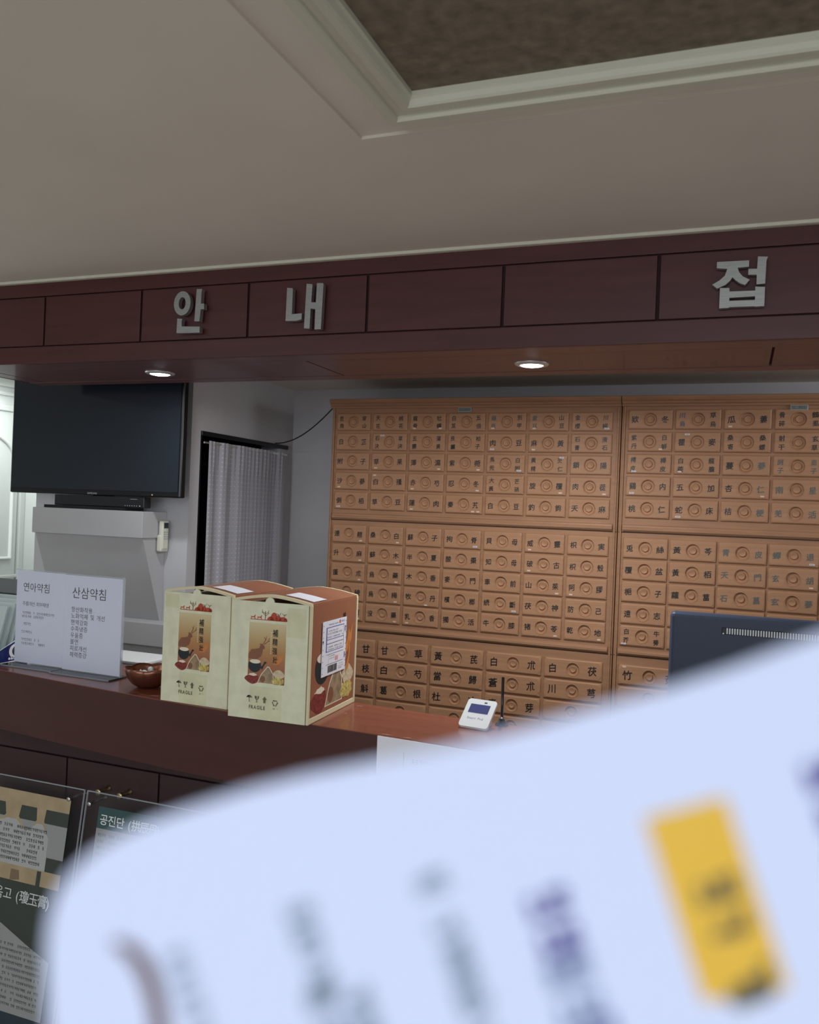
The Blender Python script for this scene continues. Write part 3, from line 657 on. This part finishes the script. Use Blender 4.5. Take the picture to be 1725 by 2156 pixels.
    m = MB(); m.box(.056, .140, -.0016, -.0012, .002, .078, tape_m); m.build('tape_strip', r)
    m = MB(); m.box(.004, .046, -.0016, -.0012, .238, .272, tape_m) if not full else m.box(.148, .196, -.0016, -.0012, .20, .268, tape_m); m.build('tape_strip', r)
    # side print
    f = MB(); u, v, n = (0, 1, 0), (0, 0, 1), (1, 0, 0); X = Wd + .0012
    picture(f, (X, .028, .024), u, v, 2.45, n, False)
    f.build('side_print', r); f = MB()
    for i, ch in enumerate('補精'): f.text(ch, .026, blk_m, (X + .0007, .195, .222 - i * .03), u, v, 'C', .014, sx=.7)
    for i in range(5): f.rect(.166, .170, .222 - i * .011, .230 - i * .011, pale_m, (X + .0007, 0, 0), u, v)
    f.build('side_lettering', r)
    f = MB(); f.flat([(.215, .09), (.232, .10), (.240, .15), (.232, .172), (.228, .13), (.214, .105)], flame_m, (X + .0007, 0, 0), u, v); f.build('flame_print', r)
    if full:
        w_ = MB(); xo = X + .0012; a = math.radians(1.5)
        w_.box(xo, xo + .0012, .062, .206, .100, .232, white_m, rz=0)
        lb = mat('label_blue', (.05, .08, .35), .5); X2 = xo + .0016
        for (y0, y1, z0, z1, c_) in ((.085, .190, .215, .2165, lb), (.085, .190, .186, .1872, lb), (.085, .190, .176, .1772, inkg_m), (.085, .190, .157, .1582, lb), (.083, .0875, .157, .2165, lb), (.189, .190, .157, .2165, inkg_m), (.196, .200, .197, .211, lb), (.196, .200, .130, .145, lb), (.086, .190, .150, .1508, inkg_m), (.086, .190, .126, .1268, inkg_m), (.1, .1006, .126, .15, inkg_m), (.062, .068, .182, .187, blk_m)): w_.rect(y0, y1, z0, z1, c_, (X2, 0, 0), u, v)
        w_.rect(.140, .158, .131, .142, mat('stamp_pink', (.75, .35, .35), .5), (X2, 0, 0), u, v); w_.rect(.160, .168, .2205, .2285, mat('stamp_red', (.6, .12, .08), .5), (X2, 0, 0), u, v)
        rn = random.Random(3); y = .098
        while y < .150:
            q = rn.uniform(.0012, .0032); w_.rect(y, y + q, .106, .123, blk_m, (X2, 0, 0), u, v); y += q + rn.uniform(.001, .0025)
        for i, (y, z, L, h) in enumerate(((.095, .205, .06, .004), (.092, .198, .085, .0045), (.09, .190, .095, .004), (.092, .166, .085, .004), (.09, .160, .09, .0035), (.105, .144, .03, .003), (.105, .138, .03, .003), (.16, .118, .03, .0028), (.16, .112, .03, .0028), (.16, .107, .025, .0028), (.095, .2205, .055, .004), (.172, .222, .022, .005))): w_.scrib(y, z, L, h, inkg_m if i != 11 else lb, (X2, 0, 0), u, v, i)
        for i in range(9): w_.disc(.066, .108 + i * .0143, .0014, .0014, inkg_m, (X2, 0, 0), u, v, 8); w_.disc(.203, .108 + i * .0143, .0014, .0014, inkg_m, (X2, 0, 0), u, v, 8)
        w_.build('shipping_label', r)
    return r
herb_box('cream and brown medicine box standing nearest the curtain, behind the labelled one', T(-1.357, 1.822, 1.0505, math.radians(-2.0)), False)
herb_box('cream and brown medicine box with a white shipping label on its side', T(-1.120, 1.7655, 1.0505, math.radians(2.4)), True)

# ================================================================== SIGN STANDS
def sign(x0, x1, y, label, write, rz):
    r = local('sign_stand', label, 'sign', T(x0, y, 1.0505, rz), 'acrylic sign stands on the ledge')
    Wd = x1 - x0; H = .283
    m = MB(); m.box(0, Wd + .003, -.048, .030, 0, .0035, mat('smoke_acrylic', (.03, .035, .04), .12, alpha=.8)); m.box(0, Wd + .003, -.0495, -.048, 0, .0038, edge_m); m.build('base_plate', r)
    m = MB(); m.box(0, Wd, -.0040, -.0022, .0035, H, acry_m, .0006); m.box(0, Wd, .0022, .0040, .0035, H, acry_m, .0006); m.box(Wd, Wd + .003, -.004, .004, .0035, H, edge_m); m.box(0, Wd, -.004, .004, H, H + .002, edge_m); m.build('acrylic_sleeve', r)
    m = MB(); m.box(.001, Wd - .001, -.0012, .0012, .006, H - .002, sheet_m); p = m.build('paper_sheet', r)
    t = MB(); write(t, Wd, H); t.build('lettering', p)
    return r
def w1(t, Wd, H):
    o = (0, -.0015, 0)
    t.text('연아약침', .030, ink_m, (.026, -.0015, .222), adv=.93, sx=.97)
    t.text('주름개선 피부재생', .0145, inkg_m, (.026, -.0015, .178), adv=.85)
    for i, (z, L) in enumerate(((.152, .125), (.141, .09), (.119, .040), (.095, .040), (.072, .070), (.060, .090))): t.scrib(.026, z, L, .008, inkg_m, o, seed=20 + i)
def w2(t, Wd, H):
    t.text('산삼약침', .036, ink_m, (.028, -.0015, .218), adv=.93, sx=.97)
    for i, s_ in enumerate(('항산화작용', '노화억제 및 개선', '면역강화', '수족냉증', '우울증', '불면', '피로개선', '체력증강')):
        t.text(s_, .0172, ink_m, (.027, -.0015, .176 - i * .0187), adv=.94)
sign(-2.030, -1.836, 2.004, 'white paper sign with a heading and small lines, partly behind the next one', w1, math.radians(-2.0))
sign(-1.829, -1.614, 1.986, 'white paper sign listing eight short lines, beside the copper bowl', w2, math.radians(-2.0))

# ================================================================== LEAFLET HOLDER and leaflets
lf = thing('leaflet_holder', (-2.15, 2.02, 1.05), 'deep blue card leaflet holder with a round white emblem, on the ledge end', 'leaflet holder')
m = MB(); bd = lambda x: [(1.930, 1.0505), (2.075, 1.0505), (2.075, 1.130), (2.020, 1.112), (1.930, 1.076)]
m.prism(bd(0), (.003, 0, 0), blue_m, (-2.052, 0, 0), (0, 1, 0), (0, 0, 1)); m.prism(bd(0), (.003, 0, 0), blue_m, (-2.25, 0, 0), (0, 1, 0), (0, 0, 1))
m.box(-2.25, -2.049, 1.930, 1.933, 1.0505, 1.076, blue_m); m.box(-2.25, -2.049, 2.072, 2.075, 1.0505, 1.13, blue_m); m.box(-2.25, -2.049, 1.93, 2.075, 1.0505, 1.053, blue_m); m.build('tray', lf)
m = MB(); m.tube([(-2.0488, 1.930, 1.0765), (-2.0488, 2.020, 1.1125), (-2.0488, 2.075, 1.1305)], .0014, whitep_m); m.tube([(-2.0488, 1.930, 1.0515), (-2.0488, 2.075, 1.0515)], .0016, whitep_m); m.build('edge_line', lf)
m = MB(); xo = -2.0485
m.disc(2.025, 1.083, .024, .022, whitep_m, (xo, 0, 0), (0, 1, 0), (0, 0, 1)); m.disc(2.029, 1.083, .016, .016, darkgrey_m, (xo + .0003, 0, 0), (0, 1, 0), (0, 0, 1)); m.disc(2.033, 1.081, .011, .010, mat('emblem_grey', (.35, .34, .30), .5), (xo + .0006, 0, 0), (0, 1, 0), (0, 0, 1))
m.disc(2.003, 1.0615, .0045, .0035, whitep_m, (xo, 0, 0), (0, 1, 0), (0, 0, 1)); m.rect(2.009, 2.017, 1.058, 1.066, whitep_m, (xo, 0, 0), (0, 1, 0), (0, 0, 1)); m.disc(2.022, 1.0615, .0035, .003, whitep_m, (xo, 0, 0), (0, 1, 0), (0, 0, 1)); m.build('emblem', lf)
sleeve_m = mat('clear_sleeve', (.72, .82, .82), .12, alpha=.55, spec=.6)
for i in range(4):
    m = MB(); b_ = 1.945 + i * .026; lean = .050
    m.prism([(b_, 1.054), (b_ + .008, 1.054), (b_ + .008 + lean, 1.220 + i * .008), (b_ + lean, 1.220 + i * .008)], (.19, 0, 0), sleeve_m, (-2.245, 0, 0), (0, 1, 0), (0, 0, 1))
    m.tube([(-2.054, b_ + .004, 1.056), (-2.054, b_ + .004 + lean, 1.219 + i * .008)], .0016, edge_m)
    tag(m.build('leaflet_pack'), ('clear plastic packet leaning at the front of the blue holder', 'clear plastic packet second from the front in the blue holder', 'clear plastic packet third from the front in the blue holder', 'clear plastic packet at the back of the blue holder')[i], 'packet', 'clear packets in the blue holder')

# ================================================================== BOWL, CANDIES
bx, by = -1.483, 1.936
bo = thing('bowl', (bx, by, 1.0505), 'lobed copper bowl on the ledge between the sign and the boxes', 'bowl')
lob = lambda a: 1 + .105 * abs(math.sin(3 * a)) ** .7 - .02
m = MB()
prof = [(.0001, .0), (.022, .0), (.030, .001), (.044, .010), (.054, .026), (.0595, .044), (.0605, .052), (.0585, .0525), (.0565, .044), (.050, .027), (.041, .013), (.028, .006), (.0001, .005)]
n = 60; vs = []; fs = []
for (r_, h) in prof:
    for i in range(n):
        a = 2 * math.pi * i / n; fct = 1 + (lob(a) - 1) * min(1, h / .03); vs.append((bx + r_ * fct * math.cos(a), by + r_ * fct * math.sin(a), 1.0508 + h + (.004 * (abs(math.sin(3 * a)) - .5) if h > .04 else 0)))
for j in range(len(prof) - 1):
    for i in range(n): fs.append((j * n + i, j * n + (i + 1) % n, (j + 1) * n + (i + 1) % n, (j + 1) * n + i))
m.add(vs, fs, copper_m, True); m.build('bowl_shell', bo, fix=True)
wrap_m = mat('candy_wrap', (.85, .86, .9), .25, var=.15, scale=120)
cpos = [(-.012, -.018, .028), (.016, -.014, .030), (.002, .016, .030), (-.024, .012, .033), (.024, .016, .034), (.004, .000, .047)]
clab = ['twisted white wrapped candy at the front of the copper bowl', 'twisted white wrapped candy by the box side of the copper bowl', 'twisted white wrapped candy low in the middle of the copper bowl', 'twisted white wrapped candy by the sign side of the copper bowl', 'twisted white wrapped candy at the back of the copper bowl', 'twisted white wrapped candy on top of the heap in the copper bowl']
for i, (dx, dy, dz) in enumerate(cpos):
    m = MB(); a = i * 1.1; ax = Vector((math.cos(a), math.sin(a), .2)).normalized()
    m.lathe([(.0002, -.015), (.006, -.014), (.0022, -.009), (.0068, -.006), (.0078, 0), (.0068, .006), (.0022, .009), (.006, .014), (.0002, .015)], wrap_m, (bx + dx, by + dy, 1.0508 + dz), ax, 10)
    tag(m.build('candy'), clab[i], 'candy', 'wrapped candies in the bowl')

# ================================================================== WRITING PAD and PEN STAND
pm = Matrix.Translation((-.560, 1.972, 1.0505)) @ Matrix.Rotation(math.radians(-6), 4, 'Z')
pd = local('signature_pad', 'small white signature pad with a blue screen, propped on the ledge', 'signature pad', pm)
tilt = Matrix.Rotation(math.radians(38), 4, 'X')
def tl(mb):  # lean the pad back on its foot
    mb.v = [tuple(tilt @ Vector(v) + Vector((0, -.037, .006))) for v in mb.v]; return mb
pts = []
for cx, cy, a0 in ((.029, .076, 0), (-.029, .076, 90), (-.029, .008, 180), (.029, .008, 270)):
    for i in range(6): a = math.radians(a0 + 18 * i); pts.append((cx + .008 * math.cos(a), cy + .008 * math.sin(a)))
m = MB(); m.prism(pts, (0, 0, .007), whitep_m, (0, 0, -.007)); tl(m).build('case', pd, org=(0, 0, 0))
m = MB(); m.box(-.026, .024, .042, .068, 0, .0006, mat('pad_screen', (.075, .085, .22), .2)); tl(m).build('screen', pd, org=(0, 0, 0))
m = MB(); m.text('Smart Pad', .0085, mat('print_blue_grey', (.22, .27, .40), .5), (-.002, .023, .0005), (1, 0, 0), (0, 1, 0), 'C'); m.rect(.006, .013, .073, .077, inkg_m, (0, 0, .0005), (1, 0, 0), (0, 1, 0)); tl(m).build('lettering', pd, org=(0, 0, 0))
m = MB(); m.prism([(-.012, 0), (.030, 0), (.030, .047), (.018, .040)], (.034, 0, 0), whitep_m, (-.010, 0, .0), (0, 1, 0), (0, 0, 1)); m.build('prop_foot', pd, org=(0, 0, 0))
ps = thing('pen_stand', (-.513, 2.012, 1.0505), 'slim black pen stand with a round base behind the signature pad', 'pen stand')
MB().lathe([(.0001, 0), (.016, 0), (.0155, .003), (.010, .007), (.0065, .015), (.0001, .017)], black_m, (-.513, 2.012, 1.0505), n=24).build('base', ps)
m = MB(); m.tube([(-.513, 2.012, 1.064), (-.515, 2.016, 1.165)], .0036, mat('pen_black', (.02, .023, .03), .25)); m.build('pen', ps)
m = MB(); m.lathe([(.0042, -.002), (.0046, 0), (.0042, .003)], chrome_m, (-.513, 2.012, 1.0672), n=16); m.build('collar', ps)

# ================================================================== MONITOR, TRAY on the desk
mo = thing('monitor', (.12, 2.40, .75), 'back of a slate grey computer monitor on the desk', 'monitor')
m = MB(); m.box(-.158, .400, 2.350, 2.392, .985, 1.321, slate_m, .012, seg=3); m.build('back_shell', mo)
m = MB(); m.box(-.030, .272, 2.3475, 2.352, 1.272, 1.2895, mat('vent_dark', (.015, .018, .022), .5), .002)
for i in range(46): m.box(-.018 + i * .0062, -.0150 + i * .0062, 2.3460, 2.3482, 1.2735, 1.2885, vent_m)
m.build('vent_grille', mo)
m = MB(); m.disc(-.0255, 1.274, .002, .002, vent_m, (0, 2.3470, 0)); m.build('screw', mo)
m = MB(); m.box(.10, .145, 2.36, 2.385, .76, 1.0, slate_m, .004); m.box(.0, .245, 2.32, 2.52, .7505, .765, slate_m, .004); m.build('foot', mo)
pt = thing('paper_tray', (-2.0, 2.5, .75), 'white document tray on the desk behind the copper bowl', 'tray')
m = MB(); m.box(-2.32, -1.892, 2.440, 2.60, .7505, .988, whitep_m, .004); m.build('tray_body', pt)
m = MB(); m.box(-2.325, -1.888, 2.435, 2.605, .990, 1.001, mat('white_tray', (.88, .90, .90), .4), .003); m.box(-1.897, -1.888, 2.434, 2.445, .975, .990, inkg_m); m.build('tray_lid', pt)

# ================================================================== NOTICE SHEET on the counter front
ns = thing('notice_sheet', (-.59, 1.775, .72), 'white notice sheet hung on the counter front below the signature pad', 'notice')
a = math.atan2(1.773 - 1.786, -.521 + .753)
uu = Vector((math.cos(a), math.sin(a), 0)); oo = Vector((-.738, 1.7815, .70))
m = MB(); m.prism([(0, 0), (.36, 0), (.36, .349), (0, .349)], (0, -.002, 0), white_m, oo, uu, (0, 0, 1)); m.build('sheet', ns)
m = MB(); m.rect(.066, .0668, .27, .322, inkg_m, oo + Vector((0, -.0024, 0)), uu); 
for i in range(3): m.scrib(.085, .300 - i * .022, .11, .010, inkf_m, oo + Vector((0, -.0024, 0)), uu, seed=40 + i)
m.build('lettering', ns)

# ================================================================== LEANING ACRYLIC POSTERS
def poster(label, x_right, width, paint):
    """acrylic panel leaning on the counter: x = 0 at the panel's upper corner, y runs down the panel"""
    r = local('acrylic_poster', label, 'poster', Matrix.Translation((x_right, 1.950, .732)) @ Matrix.Rotation(math.radians(-8.3), 4, 'X'), 'acrylic posters on the counter front')
    m = MB(); m.box(-width, 0, -.003, .0, -.738, 0, acryd_m); m.build('acrylic_panel', r, org=(0, 0, 0))
    m = MB(); m.box(-.002, .001, -.0035, .0005, -.738, .001, edge_m); m.box(-width, 0, -.0035, .0005, -.001, .002, edge_m); m.box(-width - .001, -width + .002, -.0035, .0005, -.738, .001, edge_m); m.build('panel_edge', r, org=(0, 0, 0))
    paint(r, width); return r
bg_beige = mat('poster_beige', (.40, .31, .19), .5, var=.12, scale=18); bg_green = mat('poster_green', (.045, .055, .045), .5); bg_grey = mat('poster_grey', (.30, .31, .31), .5); bg_pale = mat('poster_pale', (.40, .42, .41), .5)
bg_teal = mat('poster_teal', (.035, .085, .085), .5); bg_blue = mat('poster_navy', (.025, .04, .055), .5); bg_brown = mat('poster_brown', (.20, .14, .09), .5)
def p1(r, wd):
    x1 = -.041; x0 = -.40; m = MB(); Y = -.0042
    m.box(x0, x1, -.0041, -.0035, -.70, -.034, bg_green)
    lay = [0]
    def rc(a, b_, c_, d_, mm_): lay[0] += 1; m.rect(a, b_, c_, d_, mm_, (0, Y - lay[0] * .00005, 0))
    def pg(pts, mm_): lay[0] += 1; m.flat(pts, mm_, (0, Y - lay[0] * .00005, 0))
    rc(x0, x1, -.072, -.034, bg_beige)
    rc(x0, x1, -.200, -.110, bg_grey)
    for cx, q in ((-.245, .032), (-.140, .018)):
        pg([(cx - q, -.066), (cx + q, -.066), (cx + q * .8, -.105), (cx + q * 1.4, -.125), (cx + q * 1.7, -.15), (cx - q * 1.7, -.15), (cx - q * 1.3, -.12), (cx - q * .7, -.105)], bg_beige)
        pg([(cx - q * .5, -.114), (cx + q * .6, -.114), (cx + q * 2.1, -.15), (cx + q * 2.2, -.235), (cx - q * 3.6, -.235), (cx - q * 3.2, -.15)], bg_pale)
    rc(x0, -.100, -.24, -.2, bg_pale); rc(x0, x1, -.280, -.238, bg_beige); pg([(-.22, -.25), (-.19, -.25), (-.185, -.275), (-.22, -.28)], bg_brown); rc(-.125, -.11, -.285, -.24, bg_green); rc(x0, x1, -.36, -.28, bg_green)
    pg([(x0, -.36), (-.32, -.375), (-.225, -.40), (-.13, -.438), (x1, -.47), (x1, -.63), (x0, -.63)], bg_grey); rc(x0, x1, -.70, -.625, bg_blue)
    m.build('poster_sheet', r, org=(0, 0, 0))
    t = MB(); Yt = -.0058
    for i, (z, L) in enumerate(((-.137, .215), (-.152, .215), (-.167, .205), (-.182, .21), (-.197, .19), (-.212, .185), (-.227, .20))): t.scrib(-.325, z, L, .0088, ink_m, (0, Yt, 0), seed=60 + i)
    t.text('경옥고 (瓊玉膏)', .037, mat('poster_lettering', (.62, .66, .66), .5), (-.300, Yt, -.331), adv=.88, bold=.004)
    for i in range(11): t.scrib(-.30, -.452 - i * .0155, .235 if i else .2, .0075, inkg_m, (0, Yt, 0), seed=80 + i)
    t.build('lettering', r, org=(0, 0, 0))
poster('leaning clear poster with beige pictures and a dark green title band', -1.695, .47, p1)
def p2(r, wd):
    x0 = -wd + .048; x1 = -.04; m = MB()
    m.box(x0, x1, -.0041, -.0035, -.70, -.034, bg_grey); m.rect(x0, x1, -.092, -.034, bg_teal, (0, -.0043, 0)); m.build('poster_sheet', r, org=(0, 0, 0))
    t = MB(); Yt = -.0047; t.text('공진단 (拱辰丹)', .031, mat('poster_lettering_white', (.72, .75, .75), .5), (x0 + .008, Yt, -.079), adv=.90, bold=.014)
    for i in range(9): t.scrib(x0 + .008, -.112 - i * .017, .24, .008, inkg_m, (0, Yt, 0), seed=100 + i)
    t.build('lettering', r, org=(0, 0, 0))
PW = .40
p2o = poster('leaning clear poster with a teal title band, beside the beige one', -1.690 + PW + .005, PW, p2)
def stud(x, z, y0, m_, label, rad=.0055):
    o = MB().lathe([(.0001, 0), (rad, 0), (rad, .004), (rad * .72, .005), (rad * .72, y0 - .004), (rad, y0 - .003), (rad, y0), (.0001, y0)], m_, (x, 2.000 - y0, z), (0, 1, 0), 16)
    return tag(o.build('standoff_screw'), label, 'screw', 'standoff screws on the counter front')
stud(-1.737, .705, .070, chrome_m, 'chrome standoff screw through the corner of the beige poster', .006)
stud(-1.664, .703, .070, chrome_m, 'chrome standoff screw through the corner of the teal poster', .006)
stud(-1.656, .730, .045, brass_m, 'brass standoff stud just above the corner of the teal poster', .009)
stud(-1.582, .731, .045, brass_m, 'brass standoff stud above the title of the teal poster', .009)

# ================================================================== CARD held close to the camera
dep = .115
cp = Vector((0, 0, 1.55)) + F_ * dep
cm = Matrix(((R_.x, -D_.x, -F_.x, cp.x), (R_.y, -D_.y, -F_.y, cp.y), (R_.z, -D_.z, -F_.z, cp.z), (0, 0, 0, 1)))
card = local('card', 'white rounded card with a yellow panel, held up close and out of focus', 'card', cm)
card_m = mat('card_white', (.605, .675, .90), .65, spec=.2)
out = [(-47.76, -89.22), (-48.27, -71.4), (-48.65, -61.22), (-48.59, -57.08), (-48.14, -53.9), (-47.12, -50.91), (-45.34, -48.37), (-42.8, -45.95), (-39.3, -43.72), (-35.16, -41.81), (-29.43, -39.77), (-21.67, -37.29), (-13.97, -35.32), (-4.93, -33.6), (4.1, -31.9), (15.11, -29.2), (24.66, -26.4), (35.42, -23.5), (43.75, -20.81), (54.89, -16.67), (63.48, -13.17), (75.57, -58.68), (77.48, -89.22)]
MB().prism([(x / 1000, y / 1000) for x, y in out], (0, 0, -.0006), card_m).build('sheet', card, org=(0, 0, 0))
m = MB(); m.flat([(31.34e-3, -40.98e-3), (42.35e-3, -38.06e-3), (50.94e-3, -63.89e-3), (39.3e-3, -65.68e-3)], mat('card_yellow', (.72, .45, .055), .5), (0, 0, .0001), (1, 0, 0), (0, 1, 0)); m.build('yellow_panel', card, org=(0, 0, 0))
m = MB(); purple_m = mat('card_purple', (.085, .075, .30), .5); gray_m = mat('card_grey', (.27, .34, .45), .5); slate2_m = mat('card_slate', (.24, .30, .48), .5); olive_m = mat('card_olive', (.13, .11, .06), .5)
def column(x, y, L, h, mt, seed, dens=1.):
    a = math.radians(18.5); d = Vector((math.sin(a), -math.cos(a), 0)); q = Vector((math.cos(a), math.sin(a), 0))
    m.scrib(0, 0, L, h, mt, (x, y, .0002), d, q, seed, .20); m.scrib(0, h * .1, L, h * .8, mt, (x, y, .00022), d, q, seed + 1, .22) if dens > 1 else None
column(-.0172, -.0530, .012, .0040, gray_m, 1, 2); column(-.0145, -.0640, .026, .0044, gray_m, 2, 2); column(-.0095, -.0640, .024, .0040, gray_m, 12, 2)
column(.0002, -.0488, .0075, .0046, gray_m, 3, 2); column(.0033, -.0573, .030, .0044, gray_m, 13, 2)
column(.0146, -.0515, .0080, .0068, purple_m, 4, 3); column(.0175, -.0600, .009, .0062, slate2_m, 5, 2); column(.0206, -.0680, .018, .0062, purple_m, 6, 3)
column(.0374, -.0498, .0168, .0068, olive_m, 7, 3)
column(.0522, -.0335, .016, .0064, purple_m, 9, 3); column(-.0330, -.0590, .012, .0030, gray_m, 11)
m.build('lettering', card, org=(0, 0, 0))
m = MB()
mid_ = [(-39.6, -57.6), (-37.9, -58.3), (-36.4, -59.6), (-35.2, -61.5), (-34.4, -63.6), (-33.8, -66.0), (-33.4, -69.0), (-33.2, -72.0)]
arc = []; inn = []
for i, (x, y) in enumerate(mid_):
    x0, y0 = mid_[max(i - 1, 0)]; x1, y1 = mid_[min(i + 1, 7)]; q = math.hypot(x1 - x0, y1 - y0); hw = (.55, .95, 1.15, 1.25, 1.25, 1.2, 1.15, 1.1)[i] / 1000
    nx_, ny_ = -(y1 - y0) / q, (x1 - x0) / q; arc.append((x / 1000 + nx_ * hw, y / 1000 + ny_ * hw)); inn.append((x / 1000 - nx_ * hw, y / 1000 - ny_ * hw))
m.flat(arc + list(reversed(inn)), mat('card_brown', (.14, .085, .09), .5), (0, 0, .0002), (1, 0, 0), (0, 1, 0)); m.build('curved_mark', card, org=(0, 0, 0))
